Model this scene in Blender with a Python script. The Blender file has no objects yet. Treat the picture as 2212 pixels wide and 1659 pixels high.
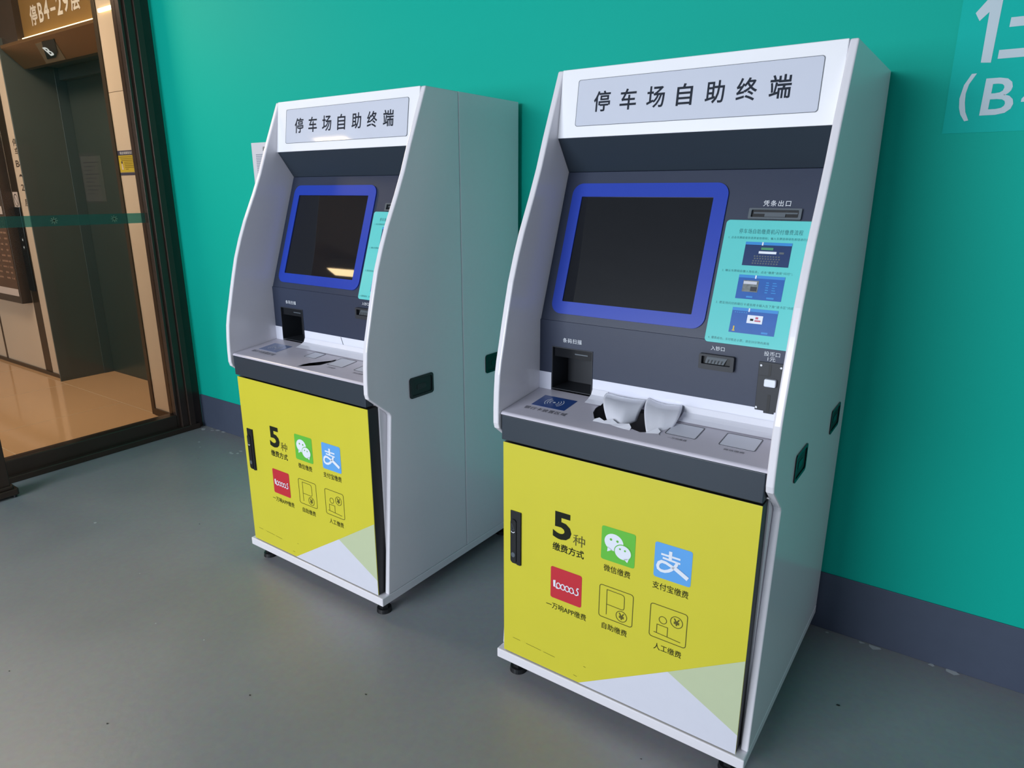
import bpy, bmesh, math, random
from mathutils import Vector, Matrix
random.seed(4)
S = bpy.context.scene
COL = S.collection

def lin(c):
    c = c / 255.0
    return c / 12.92 if c <= 0.04045 else ((c + 0.055) / 1.055) ** 2.4
def rgb(r, g, b): return (lin(r), lin(g), lin(b), 1.0)

# ------------------------------------------------------------------ camera
# room axes: x along the green wall, y into the wall (wall face at y = 0), z up
CAM = Vector((0.0, -2.15599, 1.37230))
R_ = Vector((0.8223533, 0.5689770, 0.0000874))
U_ = Vector((-0.1554493, 0.2245260, 0.9619894))
F_ = Vector((-0.5473304, 0.7911087, -0.2730868))
cd = bpy.data.cameras.new('camera')
cam = bpy.data.objects.new('camera', cd)
COL.objects.link(cam)
M = Matrix((R_, U_, -F_)).transposed().to_4x4()
M.translation = CAM
cam.matrix_world = M
cd.sensor_width = 36.0
cd.lens = 23.8869
cd.clip_start = 0.05
cd.clip_end = 200
S.camera = cam

# ------------------------------------------------------------------ view, sky, big lights
S.view_settings.view_transform = 'Standard'
S.view_settings.look = 'None'
S.view_settings.exposure = 0.0
S.view_settings.gamma = 1.0
S.view_settings.use_curve_mapping = False
w = bpy.data.worlds.new('world')
S.world = w
w.use_nodes = True
w.node_tree.nodes['Background'].inputs[0].default_value = (0.62, 0.78, 1.0, 1)
w.node_tree.nodes['Background'].inputs[1].default_value = 0.42

def area(name, loc, target, sx, sy, energy, color):
    l = bpy.data.lights.new(name, 'AREA')
    l.shape = 'RECTANGLE'
    l.size = sx; l.size_y = sy
    l.energy = energy
    l.color = color
    o = bpy.data.objects.new(name, l)
    COL.objects.link(o)
    o.location = loc
    o.rotation_euler = (Vector(target) - Vector(loc)).to_track_quat('-Z', 'Y').to_euler()
    return o
# daylight through the open side of the hall behind the viewer
area('daylight_opening', (-2.4, -6.4, 1.9), (-1.2, 0.0, 0.9), 3.4, 2.2, 330, (0.86, 0.92, 1.0))
# dimmer daylight from the far right end of the hall
area('daylight_end', (5.6, -2.3, 1.5), (-1.0, -0.4, 0.9), 2.6, 2.0, 24, (1.0, 0.97, 0.93))
# warm ceiling light of the lift lobby
area('lobby_light', (-4.9, -1.15, 2.86), (-5.0, -1.0, 0.0), 1.4, 0.8, 62, (1.0, 0.79, 0.60))

# ------------------------------------------------------------------ materials
MATS = {}
def mat(name, col, rough=0.5, metal=0.0, var=0.04, scale=30.0, spec=0.5, bump=0.0, emit=None, estr=0.0):
    m = bpy.data.materials.new(name)
    m.use_nodes = True
    nt = m.node_tree
    b = nt.nodes['Principled BSDF']
    c = col if len(col) == 4 else rgb(*col)
    b.inputs['Base Color'].default_value = c
    b.inputs['Roughness'].default_value = rough
    b.inputs['Metallic'].default_value = metal
    b.inputs['Specular IOR Level'].default_value = spec
    if var > 0:
        tc = nt.nodes.new('ShaderNodeTexCoord')
        n = nt.nodes.new('ShaderNodeTexNoise')
        n.inputs['Scale'].default_value = scale
        n.inputs['Detail'].default_value = 4
        nt.links.new(tc.outputs['Object'], n.inputs['Vector'])
        mx = nt.nodes.new('ShaderNodeMix'); mx.data_type = 'RGBA'
        mx.inputs[6].default_value = tuple(x * (1 - var) for x in c[:3]) + (1,)
        mx.inputs[7].default_value = tuple(min(1, x * (1 + var)) for x in c[:3]) + (1,)
        nt.links.new(n.outputs['Fac'], mx.inputs[0])
        nt.links.new(mx.outputs[2], b.inputs['Base Color'])
        if bump > 0:
            bp = nt.nodes.new('ShaderNodeBump')
            bp.inputs['Strength'].default_value = bump
            bp.inputs['Distance'].default_value = 0.002
            nt.links.new(n.outputs['Fac'], bp.inputs['Height'])
            nt.links.new(bp.outputs['Normal'], b.inputs['Normal'])
    if emit:
        b.inputs['Emission Color'].default_value = emit if len(emit) == 4 else rgb(*emit)
        b.inputs['Emission Strength'].default_value = estr
    MATS[name] = m
    return m

mat('white_paint', (0.80, 0.78, 0.83, 1), 0.20, var=0.015, scale=60)
mat('header_white', (0.90, 0.90, 0.94, 1), 0.32, var=0.01)
mat('sign_face', (0.63, 0.66, 0.76, 1), 0.05, var=0.01)
mat('sign_ink', (0.012, 0.018, 0.032, 1), 0.6, var=0, spec=0.2)
mat('dark_panel', (0.027, 0.037, 0.071, 1), 0.42, var=0.05, scale=400, bump=0.05)
mat('fascia', (0.023, 0.035, 0.051, 1), 0.45, var=0.04, scale=400)
mat('bezel_blue', (0.014, 0.050, 0.42, 1), 0.35, var=0.03)
mat('screen_glass', (0.010, 0.011, 0.014, 1), 0.025, var=0, spec=0.5)
mat('black', (0.007, 0.008, 0.010, 1), 0.45, var=0.05)
mat('black_gloss', (0.006, 0.007, 0.009, 1), 0.16, var=0.05)
mat('black_soft', (0.022, 0.025, 0.032, 1), 0.5, var=0.05)
mat('slot_grey', (0.10, 0.12, 0.14, 1), 0.4, var=0.03)
mat('chrome', (0.55, 0.56, 0.58, 1), 0.25, 1.0, var=0.02)
mat('white_print', (0.72, 0.75, 0.80, 1), 0.5, var=0)
mat('yellow', (0.66, 0.60, 0.040, 1), 0.38, var=0.03, scale=8)
mat('pale_yellow', (0.55, 0.62, 0.40, 1), 0.38, var=0.02)
mat('film_white', (0.70, 0.71, 0.80, 1), 0.35, var=0.02)
mat('strip_white', (0.80, 0.81, 0.92, 1), 0.22, var=0.01)
mat('film_gloss', (0.82, 0.82, 0.90, 1), 0.12, var=0.02)
mat('shelf_grey', (0.60, 0.57, 0.65, 1), 0.30, var=0.03, scale=15)
mat('ink', (0.014, 0.017, 0.010, 1), 0.6, var=0, spec=0.15)
mat('ink_olive', (0.10, 0.09, 0.010, 1), 0.5, var=0)
mat('ink_soft', (0.12, 0.12, 0.14, 1), 0.5, var=0)
mat('green_icon', (0.13, 0.52, 0.05, 1), 0.4, var=0.02)
mat('blue_icon', (0.12, 0.39, 0.82, 1), 0.4, var=0.02)
mat('red_icon', (0.56, 0.025, 0.040, 1), 0.4, var=0.02)
mat('icon_white', (0.80, 0.84, 0.92, 1), 0.4, var=0)
mat('nfc_blue', (0.030, 0.075, 0.26, 1), 0.22, var=0.03)
mat('nfc_glare', (0.20, 0.25, 0.42, 1), 0.15, var=0.03)  # same sticker blue with glare put into the colour, far kiosk
mat('teal_card', (0.14, 0.64, 0.62, 1), 0.20, var=0.01)
mat('card_ink', (0.03, 0.22, 0.23, 1), 0.4, var=0)
mat('card_blue', (0.014, 0.11, 0.42, 1), 0.3, var=0.08, scale=40)
mat('card_navy', (0.010, 0.035, 0.13, 1), 0.3, var=0.08, scale=40)
mat('card_sky', (0.04, 0.27, 0.66, 1), 0.3, var=0)
mat('card_green', (0.06, 0.30, 0.13, 1), 0.4, var=0)
mat('card_grey', (0.17, 0.19, 0.19, 1), 0.4, var=0.6, scale=160)
mat('card_red', (0.55, 0.10, 0.16, 1), 0.4, var=0)
mat('card_amber', (0.70, 0.50, 0.05, 1), 0.4, var=0)
mat('wall_green', (0.003, 0.42, 0.325, 1), 0.6, spec=0.12, var=0.05, scale=250, bump=0.04)
mat('decal_green', (0.004, 0.47, 0.40, 1), 0.6, spec=0.12, var=0.03, scale=200)
mat('decal_white', (0.50, 0.60, 0.66, 1), 0.45, var=0.02)
mat('base_grey', (0.060, 0.076, 0.120, 1), 0.5, var=0.08, scale=20)
mat('paper', (0.62, 0.63, 0.70, 1), 0.6, var=0.02)
mat('paper_ink', (0.24, 0.28, 0.36, 1), 0.6, var=0)
mat('concrete', (0.22, 0.23, 0.24, 1), 0.8, var=0.15, scale=3)
mat('frame_dark', (0.070, 0.047, 0.038, 1), 0.26, 0.6, var=0.1, scale=12)
mat('bronze', (0.080, 0.052, 0.032, 1), 0.32, 0.7, var=0.08, scale=14)
mat('bronze_light', (0.34, 0.19, 0.085, 1), 0.28, 0.85, var=0.05)
mat('plate_tan', (0.22, 0.17, 0.11, 1), 0.35, 0.3, var=0.03)
mat('gold_panel', (0.30, 0.17, 0.055, 1), 0.25, 0.5, var=0.08, scale=5)
mat('lift_metal', (0.070, 0.086, 0.080, 1), 0.30, 0.5, var=0.05, scale=6)
mat('lift_reveal', (0.085, 0.092, 0.082, 1), 0.28, 0.15, var=0.05, scale=6)
mat('lift_jamb', (0.085, 0.105, 0.105, 1), 0.30, 0.4, var=0.05, scale=6)
mat('stone_cream', (0.63, 0.50, 0.39, 1), 0.16, var=0.06, scale=2.5)
mat('lobby_tile', (0.56, 0.335, 0.18, 1), 0.10, var=0.05, scale=1.5)
mat('tile_joint', (0.60, 0.46, 0.32, 1), 0.3, var=0.02)
mat('lobby_plaster', (0.55, 0.47, 0.38, 1), 0.7, var=0.03)
mat('poster_brown', (0.085, 0.036, 0.018, 1), 0.35, var=0.05)
mat('poster_white', (0.60, 0.50, 0.46, 1), 0.5, var=0.02)
mat('poster_text', (0.38, 0.22, 0.15, 1), 0.5, var=0)
mat('safety_yellow', (0.55, 0.42, 0.03, 1), 0.4, var=0.05)
mat('safety_navy', (0.045, 0.040, 0.085, 1), 0.4, var=0.05)
mat('safety_text', (0.20, 0.13, 0.01, 1), 0.5, var=0)
mat('brown_ink', (0.045, 0.030, 0.020, 1), 0.5, var=0)
mat('letter_grey', (0.46, 0.41, 0.36, 1), 0.5, var=0)
mat('glow_warm', (0.9, 0.8, 0.6, 1), 0.5, var=0, emit=(1.0, 0.76, 0.36, 1), estr=5.0)
mat('tube_warm', (0.9, 0.8, 0.6, 1), 0.5, var=0, emit=(1.0, 0.70, 0.38, 1), estr=22.0)
mat('soft_glow', (0.2, 0.2, 0.2, 1), 0.5, var=0, emit=(0.9, 0.92, 0.9, 1), estr=0.55)
mat('door_grey', (0.050, 0.058, 0.056, 1), 0.5, var=0.05)
mat('flake', (0.50, 0.52, 0.54, 1), 0.7, var=0.1)
mat('grit', (0.03, 0.03, 0.03, 1), 0.7, var=0.1)

def mat_floor():
    m = mat('floor_epoxy', (0.150, 0.168, 0.180, 1), 0.36, var=0)
    nt = m.node_tree; b = nt.nodes['Principled BSDF']
    tc = nt.nodes.new('ShaderNodeTexCoord')
    n1 = nt.nodes.new('ShaderNodeTexNoise'); n1.inputs['Scale'].default_value = 1.3; n1.inputs['Detail'].default_value = 6
    n2 = nt.nodes.new('ShaderNodeTexNoise'); n2.inputs['Scale'].default_value = 55; n2.inputs['Detail'].default_value = 3
    for n in (n1, n2): nt.links.new(tc.outputs['Object'], n.inputs['Vector'])
    r = nt.nodes.new('ShaderNodeValToRGB')
    r.color_ramp.elements[0].position = 0.3; r.color_ramp.elements[0].color = (0.235, 0.240, 0.255, 1)
    r.color_ramp.elements[1].position = 0.7; r.color_ramp.elements[1].color = (0.290, 0.294, 0.312, 1)
    nt.links.new(n1.outputs['Fac'], r.inputs['Fac'])
    mx = nt.nodes.new('ShaderNodeMix'); mx.data_type = 'RGBA'; mx.blend_type = 'OVERLAY'; mx.inputs[0].default_value = 0.12
    nt.links.new(r.outputs['Color'], mx.inputs[6]); nt.links.new(n2.outputs['Color'], mx.inputs[7])
    nt.links.new(mx.outputs[2], b.inputs['Base Color'])
    mr = nt.nodes.new('ShaderNodeMapRange'); mr.inputs['To Min'].default_value = 0.30; mr.inputs['To Max'].default_value = 0.46
    nt.links.new(n1.outputs['Fac'], mr.inputs['Value']); nt.links.new(mr.outputs['Result'], b.inputs['Roughness'])
    bp = nt.nodes.new('ShaderNodeBump'); bp.inputs['Strength'].default_value = 0.06; bp.inputs['Distance'].default_value = 0.004
    nt.links.new(n2.outputs['Fac'], bp.inputs['Height']); nt.links.new(bp.outputs['Normal'], b.inputs['Normal'])
mat_floor()

def mat_clear(name, tint, gloss, opac=0.0, opac_col=(0.1, 0.3, 0.25, 1)):
    m = bpy.data.materials.new(name); m.use_nodes = True
    nt = m.node_tree; nt.nodes.clear()
    out = nt.nodes.new('ShaderNodeOutputMaterial')
    tr = nt.nodes.new('ShaderNodeBsdfTransparent'); tr.inputs[0].default_value = tint
    gl = nt.nodes.new('ShaderNodeBsdfGlossy'); gl.inputs['Roughness'].default_value = 0.02
    fr = nt.nodes.new('ShaderNodeFresnel'); fr.inputs[0].default_value = gloss
    mx = nt.nodes.new('ShaderNodeMixShader')
    nt.links.new(fr.outputs[0], mx.inputs[0])
    last = tr
    if opac > 0:
        df = nt.nodes.new('ShaderNodeBsdfDiffuse'); df.inputs[0].default_value = opac_col
        m2 = nt.nodes.new('ShaderNodeMixShader'); m2.inputs[0].default_value = opac
        nt.links.new(tr.outputs[0], m2.inputs[1]); nt.links.new(df.outputs[0], m2.inputs[2]); last = m2
    nt.links.new(last.outputs[0], mx.inputs[1]); nt.links.new(gl.outputs[0], mx.inputs[2])
    nt.links.new(mx.outputs[0], out.inputs[0])
    MATS[name] = m
mat_clear('glass', (0.93, 0.96, 0.95, 1), 1.18)
mat_clear('frosted_green', (0.38, 0.72, 0.74, 1), 1.15, 0.20, (0.15, 0.30, 0.24, 1))
mat('star_print', (0.14, 0.19, 0.13, 1), 0.6, var=0)

# ------------------------------------------------------------------ mesh helpers
class Fr:
    """a plane: origin, u to the right, v up, n out of the face"""
    def __init__(s, o, u, v):
        s.o = Vector(o); s.u = Vector(u).normalized(); s.v = Vector(v).normalized(); s.n = s.u.cross(s.v)
    def p(s, a, b, h=0.0): return s.o + s.u * a + s.v * b + s.n * h

def text_geo(body, bold=0.0, spacing=1.0):
    c = bpy.data.curves.new('t', 'FONT'); c.body = body; c.bevel_depth = max(0.0, bold); c.bevel_resolution = 0; c.fill_mode = 'FRONT'; c.space_character = spacing
    c.resolution_u = 3
    o = bpy.data.objects.new('t', c); COL.objects.link(o)
    me = bpy.data.meshes.new_from_object(o.evaluated_get(bpy.context.evaluated_depsgraph_get()))
    vs = [(v.co.x, v.co.y) for v in me.vertices]; fs = [tuple(p.vertices) for p in me.polygons]
    bpy.data.objects.remove(o); bpy.data.curves.remove(c); bpy.data.meshes.remove(me)
    return vs, fs

def rrect(x0, x1, z0, z1, r, n=6):
    pts = []
    for cx, cz, a0 in ((x1 - r, z0 + r, -90), (x1 - r, z1 - r, 0), (x0 + r, z1 - r, 90), (x0 + r, z0 + r, 180)):
        for i in range(n + 1):
            a = math.radians(a0 + 90.0 * i / n)
            pts.append((cx + r * math.cos(a), cz + r * math.sin(a)))
    return pts
def ell(cx, cz, rx, rz, n=28): return [(cx + rx * math.cos(2 * math.pi * i / n), cz + rz * math.sin(2 * math.pi * i / n)) for i in range(n)]

class MB:
    def __init__(s): s.v = []; s.f = []; s.m = []
    def add(s, pts, m=0):
        k = len(s.v); s.v += [Vector(p) for p in pts]; s.f.append(list(range(k, k + len(pts)))); s.m.append(m); return s
    def face(s, fr, pts, h=0.0, m=0): return s.add([fr.p(a, b, h) for a, b in pts], m)
    def prism(s, fr, pts, h0, h1, m=0, ms=None):
        ms = m if ms is None else ms
        k = len(s.v); n = len(pts)
        s.v += [fr.p(a, b, h1) for a, b in pts] + [fr.p(a, b, h0) for a, b in pts]
        s.f.append(list(range(k, k + n))); s.m.append(m)
        s.f.append(list(range(k + 2 * n - 1, k + n - 1, -1))); s.m.append(ms)
        for i in range(n):
            j = (i + 1) % n
            s.f.append([k + i, k + n + i, k + n + j, k + j]); s.m.append(ms)
        return s
    def box(s, x0, x1, y0, y1, z0, z1, m=0):
        return s.prism(Fr((0, 0, 0), (1, 0, 0), (0, 1, 0)), [(x0, y0), (x1, y0), (x1, y1), (x0, y1)], z0, z1, m)
    def ring(s, fr, outer, inner, h0, h1, m=0, hin=None):
        k = len(s.v); n = len(outer); hin = h0 if hin is None else hin
        s.v += [fr.p(a, b, h1) for a, b in outer] + [fr.p(a, b, h1) for a, b in inner] + [fr.p(a, b, h0) for a, b in outer] + [fr.p(a, b, hin) for a, b in inner]
        for i in range(n):
            j = (i + 1) % n
            s.f += [[k + i, k + j, k + n + j, k + n + i], [k + 2 * n + i, k + 2 * n + j, k + j, k + i], [k + n + i, k + n + j, k + 3 * n + j, k + 3 * n + i]]
            s.m += [m] * 3
        return s
    def stroke(s, fr, pts, wd, h, m=0, closed=False):
        n = len(pts); P = [Vector((a, b)) for a, b in pts]; L = []; Rr = []
        for i in range(n):
            a = P[i - 1] if (i > 0 or closed) else None
            b = P[(i + 1) % n] if (i < n - 1 or closed) else None
            d1 = (P[i] - a).normalized() if a is not None else (b - P[i]).normalized()
            d2 = (b - P[i]).normalized() if b is not None else d1
            t = d1 + d2
            t = t.normalized() if t.length > 1e-6 else d1
            nn = Vector((-t.y, t.x)); c = max(0.35, nn.dot(Vector((-d1.y, d1.x))))
            L.append(P[i] + nn * (wd / 2 / c)); Rr.append(P[i] - nn * (wd / 2 / c))
        for i in range(n if closed else n - 1):
            j = (i + 1) % n
            s.face(fr, [tuple(Rr[i]), tuple(Rr[j]), tuple(L[j]), tuple(L[i])], h, m)
        return s
    def text(s, fr, body, x0, x1, z0, z1, h=0.0006, m=0, bold=0.0, spacing=1.0, shear=0.0):
        vs, fs = text_geo(body, bold, spacing)
        if not vs: return s
        ax = min(v[0] for v in vs); bx = max(v[0] for v in vs); ay = min(v[1] for v in vs); by = max(v[1] for v in vs)
        sx = (x1 - x0) / (bx - ax); sz = (z1 - z0) / (by - ay); k = len(s.v)
        s.v += [fr.p(x0 + (a - ax) * sx + shear * (b - ay) * sz, z0 + (b - ay) * sz, h) for a, b in vs]
        for f in fs: s.f.append([k + i for i in f]); s.m.append(m)
        return s
    def cyl(s, c, r0, r1, z0, z1, n=20, m=0):
        fr = Fr((c[0], c[1], 0), (1, 0, 0), (0, 1, 0)); k = len(s.v)
        a = ell(0, 0, r0, r0, n); b = ell(0, 0, r1, r1, n)
        s.v += [fr.p(x, y, z0) for x, y in a] + [fr.p(x, y, z1) for x, y in b]
        s.f.append(list(range(k + n - 1, k - 1, -1))); s.f.append(list(range(k + n, k + 2 * n))); s.m += [m, m]
        for i in range(n):
            j = (i + 1) % n; s.f.append([k + i, k + j, k + n + j, k + n + i]); s.m.append(m)
        return s
    def build(s, name, mats, parent=None, bevel=0.0, smooth=False, label=None):
        if isinstance(mats, str): mats = [mats]
        me = bpy.data.meshes.new(name)
        me.from_pydata([tuple(v) for v in s.v], [], s.f)
        for q in mats: me.materials.append(MATS[q])
        for p, mi in zip(me.polygons, s.m): p.material_index = mi; p.use_smooth = smooth
        me.update()
        o = bpy.data.objects.new(name, me); COL.objects.link(o)
        if parent is not None: o.parent = parent
        if bevel > 0:
            b = o.modifiers.new('bevel', 'BEVEL'); b.width = bevel; b.segments = 3; b.limit_method = 'ANGLE'; b.angle_limit = math.radians(35)
        if label: o['label'] = label
        return o

def empty(name, loc=(0, 0, 0), rz=0.0, label=None, cat=None, group=None):
    o = bpy.data.objects.new(name, None); COL.objects.link(o); o.location = loc; o.rotation_euler = (0, 0, rz)
    o.empty_display_size = 0.1
    return tag(o, label, cat, group)
def tag(o, label=None, cat=None, group=None, kind=None):
    if label: o['label'] = label
    if cat: o['category'] = cat
    if group: o['group'] = group
    if kind: o['kind'] = kind
    return o
def struct(o): o['kind'] = 'structure'; return o

X = Vector((1, 0, 0)); Y = Vector((0, 1, 0)); Z = Vector((0, 0, 1))
WALL = Fr((0, 0, 0), X, Z)                      # green wall and lobby wall plane (y = 0)

# ------------------------------------------------------------------ room shell
GX = -3.765                                      # face of the glass screen towards the viewer
struct(MB().box(-3.765, 6.0, -9.0, 0.0, -0.06, 0.0).build('floor', 'floor_epoxy'))
struct(MB().box(-3.90, 6.0, 0.0, 0.12, 0.0, 3.1).build('wall_back', 'wall_green'))
struct(MB().box(-3.765, 6.0, -0.004, 0.0, 0.0, 0.199).build('baseboard_back', 'base_grey', bevel=0.0015))
struct(MB().box(-3.90, -3.765, -0.012, 0.0, 0.0, 3.1).build('wall_left', 'wall_green'))
struct(MB().box(-3.765, -3.761, -0.012, -0.004, 0.0, 0.197).build('baseboard_left', 'base_grey'))
struct(MB().box(-3.90, 6.0, -9.0, 0.12, 3.1, 3.2).build('ceiling', 'concrete'))

# glass screen to the lift lobby
win = empty('window_1'); struct(win)
GF = Fr((GX, 0, 0), Y, Z)                        # n = +x
j = MB()
for y0, y1, d in ((-0.062, -0.012, 0.0), (-0.098, -0.062, 0.016), (-0.140, -0.098, 0.004), (-0.160, -0.140, -0.014)):
    j.box(GX - 0.09, GX + d, y0, y1, 0.0, 3.1)
j.build('frame_jamb', 'frame_dark', win, bevel=0.003)
MB().box(GX - 0.085, GX - 0.012, -4.6, -0.16, 0.0, 0.105).build('bottom_rail', 'frame_dark', win, bevel=0.004)
MB().box(GX - 0.012, GX + 0.022, -4.6, -0.04, 0.0, 0.032).build('sill', 'frame_dark', win, bevel=0.004)
MB().box(GX - 0.085, GX - 0.012, -4.6, -0.16, 2.86, 3.1).build('top_rail', 'frame_dark', win)
MB().box(GX - 0.070, GX - 0.010, -4.66, -4.6, 0.0, 3.1).build('frame_jamb', 'frame_dark', win)
MB().box(GX - 0.056, GX - 0.046, -4.6, -0.16, 0.10, 2.87).build('glass_pane', 'glass', win)

# frosted strip stuck on the glass at chest height, with little crossed star marks
fs = empty('frosted_strip', (0, 0, 0), 0, 'translucent green frosted strip stuck across the glass screen of the lobby', 'glass film')
MB().box(GX - 0.0455, GX - 0.0445, -4.6, -0.162, 1.206, 1.258).build('strip_film', 'frosted_green', fs)
for yc in (-0.325, -0.612):
    b = MB()
    for a in (0, 45, 90, 135):
        dx = 0.017 * math.cos(math.radians(a)); dz = 0.017 * math.sin(math.radians(a))
        b.stroke(Fr((GX - 0.044, 0, 0), Y, Z), [(yc - dx, 1.232 - dz), (yc + dx, 1.232 + dz)], 0.0045, 0.0, 0)
    b.build('star_mark', 'star_print', fs)

# lobby shell
LX0, LY0, LH = -9.0, -6.0, 2.95
struct(MB().box(LX0, GX - 0.012, LY0, 0.45, -0.06, 0.0).build('floor', 'lobby_tile'))
lt = MB()
for yy in (-0.055, -0.86, -1.66, -2.46): lt.box(LX0, GX - 0.09, yy - 0.0015, yy + 0.0015, -0.001, 0.0006)
for xx in (-4.65, -5.45, -6.25, -7.05): lt.box(xx - 0.0015, xx + 0.0015, LY0, -0.055, -0.001, 0.0006)
struct(lt.build('trim_1', 'tile_joint'))
struct(MB().box(LX0, GX - 0.09, LY0, 0.45, LH, LH + 0.06).build('ceiling', 'lobby_plaster'))
struct(MB().box(LX0 - 0.1, LX0, LY0, 0.45, 0.0, LH).build('wall_far', 'stone_cream'))
struct(MB().box(LX0, GX - 0.09, LY0 - 0.1, LY0, 0.0, LH).build('wall_front', 'stone_cream'))
# lift wall: stone right of the lift, stone left of it, recess around the doors
OX0, OX1 = -5.56, -4.245
sr = MB()
for z0, z1 in ((0.0, 1.902), (1.904, LH)): sr.box(-4.205, GX - 0.09, -0.060, 0.12, z0, z1)
struct(sr.build('wall_right', 'stone_cream', bevel=0.001))
sl = MB()
sl.box(-5.80, OX0 - 0.013, 0.0, 0.12, 0.0, LH); sl.box(-6.62, -5.915, 0.0, 0.12, 0.0, LH); sl.box(LX0, -6.65, 0.0, 0.12, 0.0, LH)
struct(sl.build('wall_back', 'stone_cream'))
tb = MB()
tb.box(-5.915, -5.80, -0.002, 0.1, 0.0, LH); tb.box(-6.65, -6.62, -0.002, 0.1, 0.0, LH)
struct(tb.build('trim_2', 'bronze'))
struct(MB().box(LX0, OX0 - 0.02, -0.012, 0.0, 0.0, 0.028).build('baseboard_left', 'bronze'))
struct(MB().box(-4.205, GX - 0.09, -0.070, -0.060, 0.0, 0.045).build('baseboard_right', 'bronze'))
struct(MB().box(GX - 0.15, GX - 0.09, -0.085, -0.060, 0.0, LH).build('trim_3', 'bronze'))
# portal jambs, recess and doors
pj = MB()
pj.box(OX1, -4.205, -0.066, 0.30, 0.0, 2.7)                         # right jamb, flush with the stone
pj.box(OX1, -4.205, 0.30, 0.34, 0.0, 2.2)
struct(pj.build('trim_4', 'bronze', bevel=0.002))
pl = MB().box(OX0 - 0.012, OX0, -0.048, 0.335, 0.0, 2.34)              # left reveal
struct(pl.build('trim_8', 'lift_reveal', bevel=0.002))
pw = MB(); pw.box(OX0 - 0.16, -5.325, -0.02, 0.10, 2.29, LH)
struct(pw.build('trim_5', 'frame_dark'))
rc = MB()
rc.box(OX0 + 0.0005, OX0 + 0.004, 0.262, 0.335, 0.0, 2.20); rc.box(OX0, OX1, 0.12, 0.36, 2.20, 2.24); rc.box(OX0, OX1, 0.29, 0.336, 2.12, 2.20)
struct(rc.build('trim_6', 'lift_jamb', bevel=0.002))
d1 = empty('door_1'); struct(d1)
MB().box(OX0, -4.9185, 0.335, 0.36, 0.0, 2.2).build('door_leaf', 'lift_metal', d1)
MB().box(-4.9165, OX1, 0.335, 0.36, 0.0, 2.2).build('door_leaf', 'lift_metal', d1)

# lift header: sloped light box, glowing strip, level sign
hd = empty('lift_header', (0, 0, 0), 0, 'sloped brown metal header box above the lift doors with a tan plate and a glowing letter', 'lift header')
PX = Fr((0, 0, 0), Y, Z)
MB().prism(Fr((OX0 + 0.02, 0, 0), Y, Z), [(-0.045, 2.290), (-0.045, 2.272), (0.075, 2.163), (0.115, 2.163), (0.115, 2.290)], 0.0, OX1 - OX0 - 0.02).build('header_shell', 'bronze_light', hd, bevel=0.002)
HF = Fr((0, 0.075, 2.163), X, Vector((0, -0.12, 0.109)))
MB().prism(HF, [(-5.20, 0.004), (-4.93, 0.004), (-4.83, 0.135), (-5.08, 0.135)], 0.0, 0.0015).build('tan_plate', 'plate_tan', hd)  # skewed tan plate, then dark pane and letter, on the sloped face
MB().prism(HF, [(-5.13, 0.03), (-5.01, 0.03), (-4.935, 0.055), (-4.82, 0.135), (-4.98, 0.138), (-5.04, 0.10)], 0.0015, 0.004).build('dark_pane', 'black_gloss', hd)
MB().text(HF, 'B', -5.045, -4.985, 0.045, 0.105, 0.0045, bold=0.03).build('letter_mark', 'soft_glow', hd)
struct(MB().box(-5.325, OX1, 0.02, 0.10, 2.318, LH).build('trim_7', 'gold_panel'))
glow = MB().box(-5.30, OX1 - 0.003, -0.004, 0.019, 2.296, 2.312)
tag(glow.build('glow_strip', 'glow_warm'), 'long glowing warm light strip under the level sign above the lift', 'light strip')
glow = MB().box(-4.170, -3.945, -0.070, -0.060, 2.303, 2.320)  # mirrored light strip in the polished stone, built as an emissive bar
tag(glow.build('glow_strip', 'glow_warm'), 'light strip reflection on the cream stone right of the lift, built as a short glowing bar', 'light strip')
LS = Fr((0, 0.02, 0), X, Z)
lsn = empty('level_sign', (0, 0, 0), 0, 'pale lettering 停B4-29层 on the gold panel above the lift', 'sign')
for ch, x0, x1, z0, z1 in (('停', -5.19, -5.09, 2.372, 2.487), ('B', -5.068, -5.005, 2.378, 2.487), ('4', -4.995, -4.925, 2.384, 2.490), ('-', -4.905, -4.838, 2.421, 2.438),
                           ('2', -4.822, -4.752, 2.387, 2.495), ('9', -4.735, -4.668, 2.392, 2.498), ('层', -4.645, -4.535, 2.385, 2.50)):
    MB().text(LS, ch, x0, x1, z0, z1, 0.002, bold=0.022).build('sign_character', 'letter_grey', lsn)

# dark call panel, board, stickers on the lift wall
cp = empty('call_panel', (-5.865, 0, 0.9), 0, 'dark upright lift call panel with two lit arrow buttons beside the board', 'call panel')
MB().box(-0.050, 0.047, -0.010, -0.002, -0.25, 0.36).build('panel_plate', 'black_gloss', cp, bevel=0.002)
for zz, up in ((0.128, 1), (0.072, -1)):
    b = MB(); f = Fr((0, -0.0102, zz), X, Z)
    b.prism(f, ell(0.005, 0, 0.014, 0.014, 20), 0, 0.002, 0); b.face(f, [(-0.003, -0.006 * up), (0.013, -0.006 * up), (0.005, 0.009 * up)][::up], 0.0024, 1)
    b.build('call_button', ['black_soft', 'soft_glow'], cp)
nb = empty('notice_board', (-6.585, -0.037, 0.555), 0, 'thick dark framed notice board with brown poster on the cream lobby wall', 'notice board')
MB().box(-0.75, 0.665, -0.035, 0.034, 0.0, 2.1).build('board_case', 'frame_dark', nb, bevel=0.003)
BF = Fr((0, -0.0355, 0), X, Z)
MB().face(BF, [(-0.6, 0.054), (0.640, 0.054), (0.640, 0.108), (-0.6, 0.108)], 0.0008).build('poster_margin', 'poster_white', nb)
MB().face(BF, [(-0.6, 0.655), (0.632, 0.655), (0.632, 0.712), (-0.6, 0.712)], 0.0008).build('poster_margin', 'poster_white', nb)
b = MB()
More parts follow.
